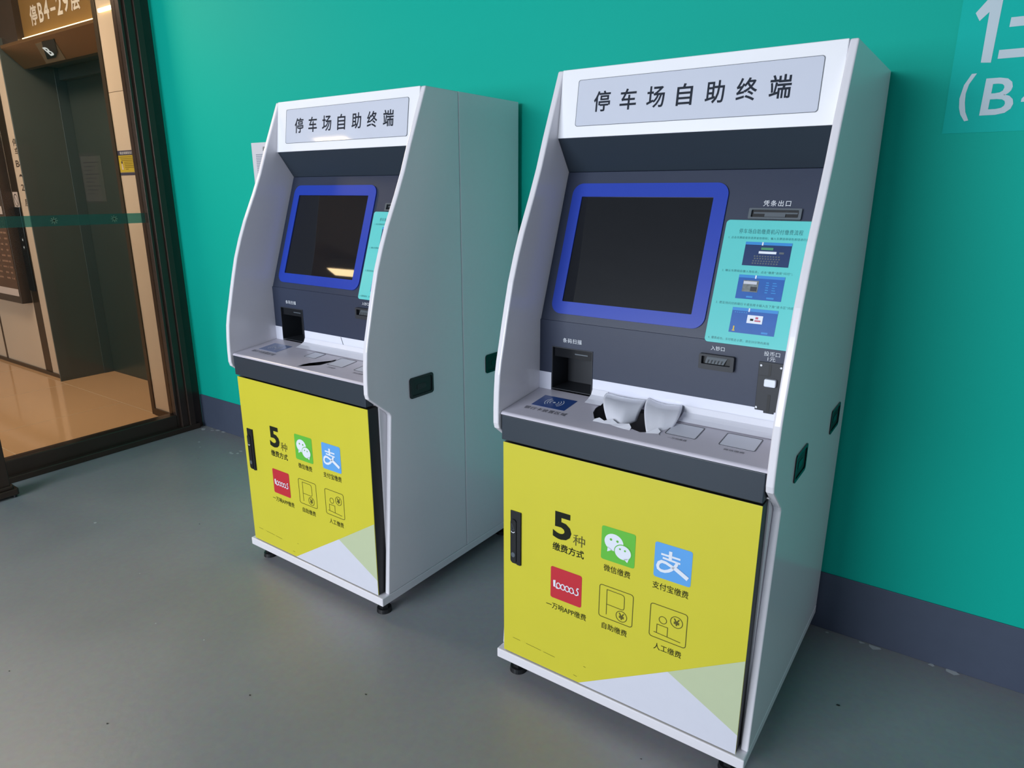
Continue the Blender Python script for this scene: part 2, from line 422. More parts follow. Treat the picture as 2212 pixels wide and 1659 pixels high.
for r in range(11):
    z = 0.60 - r * 0.042
    for x0, x1 in ((0.32, 0.43), (0.46, 0.52 + 0.05 * random.random()), (0.575, 0.62 + 0.015 * random.random())):
        for q in range(int((x1 - x0) / 0.013)): 
            if random.random() > 0.15: b.face(BF, [(x0 + q * 0.013, z), (x0 + q * 0.013 + 0.009, z), (x0 + q * 0.013 + 0.009, z + 0.013), (x0 + q * 0.013, z + 0.013)], 0.0014)
b.face(BF, [(-0.6, 0.108), (0.648, 0.108), (0.650, 0.640), (-0.6, 0.640)], 0.0008, 1)
b.build('poster', ['poster_text', 'poster_brown'], nb, label='brown poster with pale rows of text')
ns = empty('no_entry_sticker', (-5.864, -0.0022, 1.286), 0, 'white sticker with a crossed-out circle above the lift call panel', 'sticker')
NF = Fr((0, 0, 0), X, Z)
MB().prism(NF, [(-0.041, -0.08), (0.041, -0.08), (0.041, 0.08), (-0.041, 0.08)], 0, 0.001).build('sticker_sheet', 'poster_white', ns)
b = MB(); b.ring(NF, ell(0, 0.022, 0.034, 0.045), ell(0, 0.022, 0.029, 0.039), 0.001, 0.0016); b.stroke(NF, [(-0.022, 0.052), (0.022, -0.010)], 0.006, 0.0016)
for z in (-0.046, -0.06): b.stroke(NF, [(-0.03, z), (0.03, z)], 0.006, 0.0016)
b.build('crossed_circle', 'bronze', ns)
wt = empty('wall_lettering', (0, 0, 0), 0, 'column of brown characters on the cream strip left of the lift doors', 'sign')
for ch, xc, zc, ww, hh in (('停', -5.705, 1.70, 0.09, 0.05), ('车', -5.695, 1.640, 0.09, 0.05), ('B4', -5.703, 1.558, 0.11, 0.045), ('~', -5.70, 1.476, 0.075, 0.022), ('29', -5.693, 1.396, 0.095, 0.045), ('层', -5.68, 1.292, 0.10, 0.05)):
    MB().text(WALL, ch, xc - ww / 2, xc + ww / 2, zc - hh / 2, zc + hh / 2, 0.001, bold=0.01).build('sign_character', 'brown_ink', wt)
ss = empty('safety_sticker', (-4.103, -0.0601, 1.526), 0, 'yellow notice sticker with dark top band on cream stone right of the lift', 'sticker')
MB().prism(NF, [(-0.098, -0.050), (0.098, -0.050), (0.098, 0.042), (-0.098, 0.042)], 0, 0.001).build('yellow_sheet', 'safety_yellow', ss)
MB().prism(NF, [(-0.106, 0.042), (0.104, 0.042), (0.104, 0.068), (-0.106, 0.068)], 0, 0.0012).build('top_band', 'safety_navy', ss)
MB().prism(NF, [(-0.100, -0.066), (0.104, -0.066), (0.104, -0.052), (-0.100, -0.052)], 0, 0.0012).build('bottom_band', 'safety_navy', ss)
MB().text(NF, '乘坐电梯安全须知', -0.075, 0.092, 0.047, 0.063, 0.0016, bold=0.01).build('title_text', 'paper', ss)
b = MB()
for i, (xa, xb) in enumerate(((-0.085, 0.05), (-0.075, 0.085), (-0.07, 0.085), (-0.04, 0.09), (-0.04, 0.05), (-0.036, 0.09), (-0.036, 0.085), (-0.03, 0.0))):
    z = 0.031 - i * 0.0095; x = xa
    while x < xb:
        b.face(NF, [(x, z), (x + 0.007, z), (x + 0.007, z + 0.0045), (x, z + 0.0045)], 0.0014); x += 0.0105
b.build('body_text', 'safety_text', ss)
b = MB(); b.face(NF, ell(-0.066, 0.004, 0.008, 0.007, 14), 0.0014, 0); b.face(NF, [(-0.074, -0.036), (-0.056, -0.036), (-0.060, -0.004), (-0.072, -0.004)], 0.0014, 1)
b.build('figure_picture', ['safety_navy', 'poster_white'], ss)
b = MB(); f = Fr((0, 0.3349, 0), X, Z)
b.prism(f, [(-5.54, 1.300), (-5.245, 1.300), (-5.245, 1.613), (-5.54, 1.613)], 0, 0.0008, 0)  # flat grey rectangle against the left door leaf
for i in range(9): b.stroke(f, [(-5.50, 1.57 - i * 0.027), (-5.29 - 0.05 * (i % 3), 1.57 - i * 0.027)], 0.004, 0.0012, 1)
tag(b.build('lined_rectangle', ['door_grey', 'black_soft']), 'grey rectangle with darker lines on the dark lift door', 'notice')
# lobby ceiling lamp (seen mirrored in the screen of the far kiosk)
lp = empty('ceiling_lamp', (-5.97, -3.69, LH), 0, 'warm linear lamp on the lobby ceiling', 'ceiling lamp')
MB().box(-0.26, 0.26, -0.08, 0.08, -0.13, 0.0).build('lamp_housing', 'white_paint', lp)
MB().box(-0.24, 0.24, -0.065, 0.065, -0.140, -0.1302).build('lamp_tube', 'tube_warm', lp)

# post with foot in front of the glass, cut by the left edge of the picture
ps = empty('barrier_post', (-3.60, -1.135, 0), 0, 'black metal post with a wide foot in front of the glass, left edge', 'post')
MB().box(-0.03, 0.03, -0.03, 0.045, 0.055, 0.95).build('upright', 'frame_dark', ps, bevel=0.004)
b = MB(); fr = Fr((0, 0, 0), X, Y)
b.prism(Fr((0, 0, 0.012), X, Y), rrect(-0.06, 0.055, -0.075, 0.068, 0.012), 0.0, 0.030); b.prism(Fr((0, 0, 0.042), X, Y), rrect(-0.045, 0.042, -0.055, 0.056, 0.012), 0.0, 0.016)
b.build('foot_plate', 'frame_dark', ps, bevel=0.003)
for x, y in ((-0.045, -0.055), (0.042, -0.055), (-0.045, 0.05), (0.042, 0.05)): MB().cyl((x, y), 0.008, 0.008, 0.0, 0.0125, 12).build('foot_stud', 'black', ps)

# ------------------------------------------------------------------ signs on the green wall
ws = empty('wall_sign', (0, -0.0005, 0), 0, 'pale lettering on a lighter green sheet, top right of the wall', 'sign')
b = MB(); b.prism(WALL, [(-0.1472, 1.514), (0.45, 1.514), (0.45, 2.10), (-0.1472, 2.10)], -0.0003, 0.0012)
b.build('sign_sheet', 'decal_green', ws)
b = MB(); b.prism(WALL, [(-0.1476, 1.5965), (0.45, 1.5965), (0.45, 2.10), (-0.1476, 2.10)], 0.0012, 0.0016)
b.build('sign_overlay', 'decal_green', ws)
b = MB()
b.face(WALL, [(-0.0893, 1.6761), (-0.0685, 1.6742), (-0.0650, 1.848), (-0.0815, 1.848), (-0.0880, 1.8270), (-0.1173, 1.7891), (-0.1066, 1.7703), (-0.0892, 1.7882)], 0.0022)
b.build('digit_one', 'decal_white', ws)
b = MB()
b.face(WALL, [(-0.0441, 1.7499), (0.10, 1.7495), (0.103, 1.7700), (-0.0434, 1.7706)], 0.0022)
b.face(WALL, [(-0.0562, 1.6814), (0.12, 1.6805), (0.123, 1.7000), (-0.0560, 1.7009)], 0.0022)
b.build('character_strokes', 'decal_white', ws)
b = MB()
outr = [(-0.1037, 1.6518), (-0.1165, 1.6269), (-0.1215, 1.5961), (-0.1191, 1.5744), (-0.1140, 1.5583), (-0.1034, 1.5419)]
inr = [(-0.0933, 1.6522), (-0.1061, 1.6280), (-0.1099, 1.6070), (-0.1084, 1.5855), (-0.1041, 1.5636), (-0.0948, 1.5434)]
for i in range(5): b.face(WALL, [outr[i], outr[i + 1], inr[i + 1], inr[i]], 0.0022)
b.build('bracket_mark', 'decal_white', ws)
b = MB(); b.text(WALL, 'B', -0.0736, -0.0085, 1.5535, 1.6385, 0.0022, bold=0.012, shear=0.02)
b.build('letter_b', 'decal_white', ws)
b = MB(); b.text(WALL, '4', 0.006, 0.062, 1.5535, 1.6380, 0.0022, bold=0.012, shear=0.02)
b.build('digit_four', 'decal_white', ws)
pn = empty('lined_rectangle', (-3.034, -0.0003, 1.30), 0, 'white printed paper taped to the green wall behind the far kiosk', 'notice')
MB().prism(NF, [(0, 0), (0.212, 0), (0.212, 0.297), (0, 0.297)], 0, 0.0008).build('paper_sheet', 'paper', pn)
MB().text(NF, '通知', 0.085, 0.125, 0.258, 0.278, 0.0012, bold=0.01).build('title_text', 'ink', pn)
b = MB()
for i in range(26):
    z = 0.240 - i * 0.008; x = 0.03
    while x < 0.18 - 0.02 * (i % 4 == 3) * 4:
        b.face(NF, [(x, z), (x + 0.0042, z), (x + 0.0042, z + 0.0045), (x, z + 0.0045)], 0.0012); x += 0.006
b.build('body_text', 'paper_ink', pn)

# flakes of paint and grit on the floor
b = MB()
def fleck(x, y, r, m):
    n = 7; b.add([(x + r * random.uniform(0.5, 1.2) * math.cos(2 * math.pi * i / n), y + r * random.uniform(0.3, 0.9) * math.sin(2 * math.pi * i / n), 0.0008) for i in range(n)], m)
for x, y, r in ((-3.675, -0.012, .010), (-3.616, -0.010, .022), (-3.56, -0.012, .02), (-3.64, -0.03, .016), (-3.70, -0.05, .02), (-3.525, -0.187, .010), (-3.446, -0.23, .008), (-3.215, -0.188, .014), (-3.235, -0.18, .012), (-3.19, -0.165, .012), (-3.204, -0.139, .012),
                (-2.071, -1.229, .004), (-1.859, -1.188, .003), (-2.418, -1.10, .003), (-2.979, -1.0, .008), (-0.10, -0.016, .020), (-0.14, -0.012, .010), (0.05, -0.011, .010), (0.10, -0.012, .02), (0.30, -0.012, .015), (-0.24, -0.02, .006), (-3.68, -0.20, .006)):
    fleck(x, y, r, 0)
for x, y, r in ((-1.525, -1.255, .004), (-1.746, -1.537, .004), (-1.258, -1.066, .004), (-0.521, -0.833, .003), (-2.6, -0.75, .004), (-3.3, -0.33, .004), (-2.2, -1.6, .003), (-0.15, -0.35, .006)):
    fleck(x, y, r, 1)
tag(b.build('paint_flakes', ['flake', 'grit']), 'scattered pale paint flakes and dark grit on the grey floor', 'debris', kind='stuff')

# ------------------------------------------------------------------ the kiosks
W = 0.72; T = 0.0180; H = 1.675; D = 0.768
FRONT = [(0.286, 1.675), (0.212, 1.505), (0.182, 1.430), (0.150, 1.362), (0.104, 1.272), (0.078, 1.212), (0.054, 1.148), (0.038, 1.092), (0.024, 1.040), (0.011, 0.988), (0.001, 0.950), (-0.006, 0.915), (-0.0105, 0.870), (-0.013, 0.825), (-0.0135, 0.785), (-0.009, 0.770)]
PROFILE = FRONT + [(0.070, 0.706), (0.0765, 0.696), (0.027, 0.0835), (0.436, 0.0835), (0.436, 1.675)]

def kiosk(x, y, rz, label, near):
    K = empty('parking_kiosk', (x, y, 0), rz, label, 'payment kiosk', 'two parking payment kiosks')
    def put(mb, name, mats, parent=K, **kw): return mb.build(name, mats, parent, **kw)
    SIDE = Fr((0, 0, 0), Y, Z)
    # --- carcass
    yb0 = 0.436 if not near else D - 0.001
    PR = [(a if a != 0.436 else yb0, b) for a, b in PROFILE]
    put(MB().prism(SIDE, PR, 0.0, T), 'side_panel', 'white_paint', bevel=0.004)
    spr = put(MB().prism(SIDE, PR, W - T, W), 'side_panel', 'white_paint', bevel=0.004)
    xr = T + 0.0005 if near else 0.0
    put(MB().box(xr, W - xr, 0.4375, D, 0.0835, H), 'rear_cabinet', 'white_paint', bevel=0.003)
    put(MB().box(T, W - T, 0.046, 0.43, 0.085, 0.735), 'cabinet_body', 'white_paint', bevel=0.002)
    put(MB().box(0.0, W, -0.002, D, 0.0535, 0.0830), 'base_tray', 'white_paint', bevel=0.003)
    for fx, fy in ((0.045, 0.045), (W - 0.045, 0.045), (0.045, D - 0.05), (W - 0.045, D - 0.05)):
        f = MB().cyl((fx, fy), 0.026, 0.024, 0.0, 0.014, 24).cyl((fx, fy), 0.017, 0.017, 0.014, 0.026, 6).cyl((fx, fy), 0.007, 0.007, 0.026, 0.0535, 12)
        put(f, 'levelling_foot', 'black')
    SR = Fr((W, 0, 0), Y, Z)
    for ya, yb in ((0.164, 0.276), (0.560, 0.678)):
        hp = MB()
        hp.ring(SR, rrect(ya, yb, 0.728, 0.797, 0.010), rrect(ya + 0.008, yb - 0.008, 0.736, 0.789, 0.006), 0.0, 0.003, 0)
        hp.face(SR, rrect(ya + 0.008, yb - 0.008, 0.736, 0.789, 0.006), 0.0004, 1)
        hp.prism(SR, rrect(ya + 0.035, yb - 0.035, 0.752, 0.770, 0.004), 0.0004, 0.0012, 0)
        if ya < 0.4: put(hp, 'side_handle', ['black_gloss', 'black'], spr)
        else: put(hp, 'side_handle', ['black_gloss', 'black'])
    # --- header
    hp = MB().prism(SIDE, [(0.2815, H), (0.258, 1.506), (0.436, 1.506), (0.436, H)], T, W - T)
    hd = put(hp, 'header_panel', 'header_white', bevel=0.002)
    HFr = Fr((0, 0.258, 1.506), X, Vector((0, 0.0235, 0.169)))
    s = 1.0095
    zz = lambda z: (z - 1.506) * s
    put(MB().prism(HFr, rrect(0.070, 0.660, zz(1.534), zz(1.646), 0.006), -0.001, 0.0015, 0), 'sign_plate', 'sign_face')
    put(MB().ring(HFr, rrect(0.0695, 0.6605, zz(1.5335), zz(1.6465), 0.006), rrect(0.0705, 0.6595, zz(1.5345), zz(1.6455), 0.006), 0.0, 0.0019), 'sign_edge', 'slot_grey', hd)
    b = MB()
    n = 7; x0 = 0.119; x1 = 0.600; cw = 0.046
    for i, ch in enumerate('停车场自助终端'):
        c = x0 + cw / 2 + (x1 - x0 - cw) * i / (n - 1)
        k = 0.84 if ch == '自' else (0.96 if ch in '车助' else 1.0)
        b = MB().text(HFr, ch, c - cw * k / 2, c + cw * k / 2, zz(1.566), zz(1.6155), 0.0020, bold=0.013)
        put(b, 'sign_character', 'sign_ink', hd)
    # --- dark interior faces
    put(MB().prism(SIDE, [(0.262, 1.5055), (0.3216, 1.4225), (0.436, 1.4225), (0.436, 1.5055)], T, W - T), 'soffit_panel', 'fascia', bevel=0.0015)
    SCR = Fr((0, 0.1878, 1.0334), X, Vector((0, 0.1338, 0.3891)))
    zs = lambda z: (z - 1.0334) / 0.9457
    up = put(MB().prism(SIDE, [(0.3216, 1.4220), (0.1878, 1.0334), (0.1998, 1.0300), (0.3336, 1.4220)], T, W - T), 'upper_panel', 'dark_panel', bevel=0.0012)
    LOW = Fr((0, 0.1852, 0), X, Z)
    lowp = put(MB().prism(LOW, [(T, 0.887), (0.059, 0.887), (0.059, 0.963), (0.185, 0.963), (0.185, 0.887), (W - T, 0.887), (W - T, 1.0334), (T, 1.0334)], -0.014, 0.0), 'lower_panel', 'dark_panel')
    put(MB().prism(LOW, [(T, 0.825), (0.057, 0.825), (0.057, 0.887), (T, 0.887)], -0.012, 0.001), 'film_strip', 'strip_white')
    stp = put(MB().prism(LOW, [(0.187, 0.832), (W - T, 0.832), (W - T, 0.8885), (0.187, 0.8885)], -0.012, 0.001), 'film_strip', 'strip_white')
    # --- screen
    bz = MB()
    oz0, oz1 = zs(1.053), zs(1.391)
    bz.ring(SCR, rrect(0.046, 0.4735, oz0, oz1, 0.030, 8), rrect(0.0765, 0.4390, zs(1.085), zs(1.357), 0.002, 8), 0.0, 0.004, 0, -0.003)
    put(bz, 'screen_bezel', 'bezel_blue')
    put(MB().face(SCR, [(0.075, zs(1.083)), (0.441, zs(1.083)), (0.441, zs(1.359)), (0.075, zs(1.359))], 0.0012), 'touch_screen', 'screen_glass')
    # --- receipt slot and printed words on the panel
    rs = MB()
    rs.ring(SCR, rrect(0.530, 0.647, zs(1.3085), zs(1.3325), 0.002), rrect(0.536, 0.641, zs(1.3125), zs(1.3290), 0.002), 0.0, 0.007, 0)
    rs.face(SCR, rrect(0.536, 0.641, zs(1.3125), zs(1.3290), 0.002), 0.0008, 1)
    rs.prism(SCR, [(0.566, zs(1.3145)), (0.612, zs(1.3145)), (0.612, zs(1.3215)), (0.566, zs(1.3215))], 0.0008, 0.003, 0)
    rs.prism(SCR, [(0.540, zs(1.3215)), (0.638, zs(1.3215)), (0.638, zs(1.3250)), (0.540, zs(1.3250))], 0.0008, 0.0016, 0)
    put(rs, 'receipt_slot', ['slot_grey', 'black'])
    put(MB().text(SCR, '凭条出口', 0.558, 0.619, zs(1.3385), zs(1.3518), 0.0008, bold=0.006, spacing=1.25), 'printed_words', 'white_print', up)
    put(MB().text(LOW, '条码扫描', 0.092, 0.150, 0.9772, 0.9898, 0.0008, bold=0.006, spacing=1.2), 'printed_words', 'white_print', lowp)
    put(MB().text(LOW, '入钞口', 0.499, 0.532, 1.0100, 1.0205, 0.0008, bold=0.008, spacing=1.05), 'printed_words', 'white_print', lowp)
    put(MB().text(LOW, '投币口', 0.622, 0.657, 1.0128, 1.0235, 0.0008, bold=0.0), 'printed_words', 'white_print', lowp)
    put(MB().text(LOW, '1元', 0.631, 0.648, 1.0015, 1.0110, 0.0008, bold=0.0), 'printed_words', 'white_print', lowp)
    # --- barcode scanner: a black box sunk into the panel
    sb = MB()
    x0, x1, z0, z1, dp = 0.059, 0.185, 0.843, 0.963, 0.085
    sb.ring(LOW, [(x0, z0), (x1, z0), (x1, z1), (x0, z1)], [(x0 + .002, z0 + .002), (x1 - .002, z0 + .002), (x1 - .002, z1 - .002), (x0 + .002, z1 - .002)], -dp, 0.002, 0, -dp)
    sb.face(LOW, [(x0, z0), (x1, z0), (x1, z1), (x0, z1)], -dp + 0.001, 0)
    bs = put(sb, 'barcode_scanner', 'black_soft')
    put(MB().prism(LOW, [(x0 + .004, 0.935), (x1 - .004, 0.935), (x1 - .004, z1 - .003), (x0 + .004, z1 - .003)], -0.06, -0.004), 'scanner_visor', 'black_gloss', bs)
    put(MB().prism(LOW, [(0.128, 0.9465), (0.168, 0.9465), (0.168, 0.9495), (0.128, 0.9495)], -0.0035, -0.003), 'visor_line', 'slot_grey', bs)
    # --- bank note slot
    nb_ = MB()
    nb_.ring(LOW, rrect(0.4755, 0.5590, 0.9645, 1.0010, 0.003), rrect(0.4820, 0.5510, 0.9770, 0.9960, 0.002), 0.0, 0.012, 0, 0.001)
    nb_.face(LOW, rrect(0.4820, 0.5510, 0.9770, 0.9960, 0.002), 0.001, 1)
    nb_.add([LOW.p(0.492, 0.9940, 0.0015), LOW.p(0.541, 0.9940, 0.0015), LOW.p(0.534, 0.9785, 0.008), LOW.p(0.490, 0.9785, 0.008)], 2)
    for k in range(5): nb_.stroke(LOW, [(0.496 + k * 0.008, 0.979), (0.498 + k * 0.008, 0.988)], 0.0016, 0.0088, 1)
    put(nb_, 'banknote_slot', ['black_soft', 'black', 'slot_grey'])
    # --- coin unit
    cu = put(MB().prism(LOW, [(0.614, 0.884), (0.634, 0.884), (0.634, 0.879), (0.657, 0.879), (0.657, 0.884), (0.686, 0.884), (0.686, 0.999), (0.614, 0.999)], 0.0, 0.004), 'coin_unit', 'black_soft', bevel=0.001)
    put(MB().prism(LOW, rrect(0.6365, 0.6425, 0.968, 0.995, 0.002), 0.004, 0.0046), 'coin_slot', 'black', cu)
    put(MB().prism(LOW, rrect(0.6400, 0.6470, 0.882, 0.924, 0.002), 0.004, 0.0046), 'return_slot', 'black', cu)
    put(MB().prism(LOW, rrect(0.6315, 0.6570, 0.9445, 0.9620, 0.003), 0.004, 0.015), 'return_button', 'icon_white', cu, bevel=0.002, label='white return button')
    put(MB().prism(LOW, [(0.614, 0.9665), (0.640, 0.9665), (0.640, 0.9675), (0.614, 0.9675)], 0.004, 0.0046), 'unit_seam', 'black', cu)
    for sx, sz in ((0.6195, 0.9905), (0.6635, 0.9900), (0.6175, 0.8905)):
        put(MB().prism(LOW, ell(sx, sz, 0.0025, 0.0025, 12), 0.004, 0.0052), 'screw', 'chrome', cu)
    # --- teal instruction card on the panel
    ca = put(MB().prism(SCR, rrect(0.4815, 0.6915, zs(1.0285), zs(1.3065), 0.009), 0.0005, 0.0045), 'instruction_card', 'teal_card', bevel=0.0018, label='teal printed instruction card')
    hc = 0.0050
    def ctext(t, xa, xb, za, zb): put(MB().text(SCR, t, xa, xb, zs(za), zs(zb), hc, spacing=1.15), 'card_lettering', 'card_ink', ca)
    ctext('停车场自助缴费机闪付缴费流程', 0.516, 0.658, 1.2755, 1.2865)
    ctext('1. 点击车牌前省份选择省份简码；输入车牌选择绿色按钮进行查询', 0.494, 0.6795, 1.2630, 1.2690)
    ctext('2. 确认车牌和应缴入场信息，点击“缴费”选择“闪付”；', 0.493, 0.652, 1.1885, 1.1945)
    ctext('3. 把支持闪付的银行卡或信用卡插入左下角“读卡区”内扣款', 0.493, 0.676, 1.1160, 1.1220)
    ctext('4. 缴费成功，支付取走小票，请在20分钟内离场', 0.490, 0.630, 1.0360, 1.0420)
    def pic(xa, xb, za, zb, base):
        p = MB(); f = Fr(SCR.p(xa, zs(za)), SCR.u, SCR.v); wd = xb - xa; ht = zs(zb) - zs(za)
        q = lambda a, b, c, d, m, h=0.0006: p.face(f, [(a * wd, b * ht), (c * wd, b * ht), (c * wd, d * ht), (a * wd, d * ht)], hc + h, m)
        q(0, 0, 1, 1, 0, 0.0); q(0, 0.88, 1, 1, 1); q(0.36, 0.86, 0.39, 1.0, 2, 0.001)
        return p, q
    p, q = pic(0.5365, 0.6400, 1.2050, 1.2575, 0)
    q(0.36, 0.68, 0.62, 0.78, 3); q(0.32, 0.52, 0.70, 0.62, 2); q(0.76, 0.53, 0.86, 0.61, 4)
    for r in range(4):
        for k in range(10): q(0.23 + k * 0.058 - r * 0.006 + (0.018 if r == 1 else 0), 0.38 - r * 0.10, 0.265 + k * 0.058 - r * 0.006 + (0.018 if r == 1 else 0), 0.435 - r * 0.10, 4)
    put(p, 'card_picture', ['card_navy', 'card_sky', 'icon_white', 'card_green', 'slot_grey'], ca)
    p, q = pic(0.5355, 0.6385, 1.1310, 1.1840, 0)
    q(0.12, 0.30, 0.46, 0.78, 3); q(0.13, 0.62, 0.42, 0.74, 4, 0.001); q(0.30, 0.34, 0.44, 0.52, 5, 0.001); q(0.24, 0.06, 0.38, 0.13, 1); q(0.68, 0.06, 0.84, 0.13, 1)
    for k in range(5): q(0.62, 0.30 + k * 0.1, 0.68 + 0.01 * (k % 2), 0.34 + k * 0.1, 1); q(0.76, 0.30 + k * 0.1, 0.86 - 0.02 * (k % 3), 0.335 + k * 0.1, 1)
    put(p, 'card_picture', ['card_blue', 'card_sky', 'icon_white', 'card_grey', 'paper', 'black_soft'], ca)
    p, q = pic(0.5350, 0.6375, 1.0555, 1.1110, 0)
    q(0.36, 0.42, 0.70, 0.74, 2); q(0.53, 0.50, 0.66, 0.56, 3, 0.001); q(0.54, 0.60, 0.60, 0.68, 3, 0.001); q(0.43, 0.52, 0.50, 0.60, 5, 0.001); q(0.72, 0.05, 0.86, 0.12, 1)
    q(0.085, 0.09, 0.115, 0.26, 4); q(0.07, 0.06, 0.13, 0.10, 4)
    for k in range(6): q(0.06 + k * 0.05, 0.80, 0.09 + k * 0.05, 0.83, 1)
    put(p, 'card_picture', ['card_blue', 'card_sky', 'icon_white', 'card_red', 'card_amber', 'ink'], ca)
    # --- shelf with a torn opening
    SH = Fr((0, -0.0036, 0.8160), X, Vector((0, 0.1886, 0.022)))
    ys = lambda yy: (yy + 0.0036) * 1.0068
    if near:
        hole = [(0.237, 0.098), (0.230, 0.125), (0.231, 0.166), (0.300, 0.170), (0.420, 0.168), (0.430, 0.140), (0.438, 0.088), (0.430, 0.070), (0.417, 0.059), (0.392, 0.045), (0.367, 0.053), (0.329, 0.059), (0.308, 0.072), (0.297, 0.063), (0.286, 0.059), (0.273, 0.067), (0.261, 0.061)]
    else:
        hole = [(0.365, 0.008), (0.364, 0.036), (0.373, 0.055), (0.401, 0.082), (0.426, 0.104), (0.433, 0.119), (0.444, 0.102), (0.437, 0.079), (0.429, 0.051), (0.389, 0.023)]
    bm = bmesh.new()
    def loop(pts, h):
        vs = [bm.verts.new(SH.p(a, b, h)) for a, b in pts]
        return vs, [bm.edges.new((vs[i], vs[(i + 1) % len(vs)])) for i in range(len(vs))]
    xs0, xs1 = T + 0.001, W - T - 0.001
    outer = [(xs0, ys(0.004)), (xs1, ys(0.004)), (xs1, ys(0.1850)), (xs0, ys(0.1850))]
    v1, e1 = loop(outer, 0.0); v2, e2 = loop([(a, ys(b)) for a, b in hole], 0.0)
    bmesh.ops.triangle_fill(bm, use_beauty=True, use_dissolve=False, edges=e1 + e2)
    # wall of the torn edge
    v3 = [bm.verts.new(SH.p(a, ys(b), -0.002)) for a, b in hole]
    for i in range(len(v2)):
        k = (i + 1) % len(v2); bm.faces.new((v2[i], v2[k], v3[k], v3[i]))
    # rounded front lip
    prev = [v1[0], v1[1]]
    for a in (25, 50, 75, 90):
        t = math.radians(a); r = 0.0076
        cur = [bm.verts.new((xx, 0.004 - r * math.sin(t), 0.8168 - r + r * math.cos(t))) for xx in (xs0, xs1)]
        bm.faces.new((prev[0], cur[0], cur[1], prev[1])); prev = cur
    bmesh.ops.recalc_face_normals(bm, faces=bm.faces)
    me = bpy.data.meshes.new('counter_shelf'); bm.to_mesh(me); bm.free()
    me.materials.append(MATS['shelf_grey'])
    sh = bpy.data.objects.new('counter_shelf', me); COL.objects.link(sh); sh.parent = K
    if abs(sum((p.normal.z for p in me.polygons))) and sum(p.normal.z * p.area for p in me.polygons) < 0: me.flip_normals()
    put(MB().box(0.20, 0.50, 0.03, 0.182, 0.755, 0.770), 'shade_plate', 'black')  # black plate added below the tear, stands in for shade inside
    put(MB().box(0.0215, 0.6985, -0.0034, 0.030, 0.7395, 0.8085), 'fascia_band', 'fascia', bevel=0.002)
    # stickers on the shelf
    stk = put(MB().prism(SH, [(0.065, ys(0.072)), (0.166, ys(0.072)), (0.166, ys(0.142)), (0.065, ys(0.142))], 0.0002, 0.0007), 'card_reader_sticker', 'nfc_blue' if near else 'nfc_glare')
    b = MB()
    cx, cy = 0.1155, ys(0.107)
    for sg in (-1, 1):
        for r in (0.012, 0.019, 0.026):
            b.stroke(SH, [(cx + sg * r * math.cos(math.radians(a)), cy + r * math.sin(math.radians(a))) for a in range(-48, 49, 12)], 0.0018, 0.0010)
    b.face(SH, ell(cx, cy, 0.004, 0.004, 12), 0.0010)
    put(b, 'wave_mark', 'icon_white' if near else 'paper', stk)
    put(MB().text(SH, '银行卡放置区域', 0.058, 0.185, ys(0.043), ys(0.060), 0.0008, bold=0.004, spacing=1.1), 'printed_words', 'ink_soft', sh)
    frames = [(0.4445, 0.5200, '一万响缴费'), (0.5725, 0.6545, '微信缴费')]
    if not near: frames = [(0.300, 0.358, '支付宝缴费')] + frames
    for xa, xb, t in frames:
        yb_ = 0.132 if xa > 0.4 else 0.137
        ya_ = 0.064 if xa > 0.4 else 0.085
        fsx = put(MB().prism(SH, rrect(xa, xb, ys(ya_), ys(yb_), 0.006), 0.0002, 0.0005), 'label_sticker', 'film_white')
        put(MB().ring(SH, rrect(xa, xb, ys(ya_), ys(yb_), 0.006), rrect(xa + 0.0022, xb - 0.0022, ys(ya_ + 0.0022), ys(yb_ - 0.0022), 0.004), 0.0003, 0.0009), 'label_border', 'ink_soft', fsx)
        c = (xa + xb) / 2
        if xa > 0.4: put(MB().text(SH, t, c - 0.023, c + 0.023, ys(0.0445), ys(0.0530), 0.0008), 'printed_words', 'ink_soft', sh)
    if near:
        # two curled flaps of torn film hanging from the back strip into the opening
        def flap(name, top, bot, mid, lab):
            g = MB(); NU, NV = 14, 14; P = []
            for jv in range(NV + 1):
                t = jv / NV; row = []
                for iu in range(NU + 1):
                    u = iu / NU
                    def at(arr):
                        f = u * (len(arr) - 1); k = min(int(f), len(arr) - 2); f -= k
                        return Vector(arr[k]).lerp(Vector(arr[k + 1]), f)
                    a, c, e = at(top), at(mid), at(bot)
                    row.append(a * (1 - t) ** 2 + c * 2 * t * (1 - t) + e * t * t)
                P.append(row)
            k0 = len(g.v)
            for row in P: g.v += row
            for jv in range(NV):
                for iu in range(NU):
                    a = k0 + jv * (NU + 1) + iu; g.f.append([a, a + NU + 1, a + NU + 2, a + 1]); g.m.append(0)
            o = put(g, name, 'film_gloss', smooth=True, label=lab)
            sd = o.modifiers.new('thick', 'SOLIDIFY'); sd.thickness = 0.0006; sd.offset = 0
            return o
        f1 = flap('film_flap', [(0.235, 0.181, 0.860), (0.271, 0.180, 0.857), (0.310, 0.180, 0.857), (0.349, 0.179, 0.860)],
             [(0.297, 0.066, 0.818), (0.311, 0.068, 0.818), (0.333, 0.060, 0.818), (0.352, 0.112, 0.822)],
             [(0.244, 0.110, 0.872), (0.285, 0.100, 0.872), (0.322, 0.112, 0.866), (0.352, 0.140, 0.858)], 'curled white film flap')
        f2 = flap('film_flap', [(0.350, 0.181, 0.866), (0.374, 0.181, 0.860), (0.400, 0.181, 0.858), (0.440, 0.183, 0.862)],
             [(0.405, 0.053, 0.819), (0.420, 0.058, 0.820), (0.436, 0.073, 0.822), (0.449, 0.104, 0.826)],
             [(0.352, 0.135, 0.860), (0.385, 0.120, 0.860), (0.420, 0.112, 0.862), (0.462, 0.128, 0.858)], 'curled white film flap beside the torn hole')
        # raised ragged lip along the front of the tear
        g = MB()
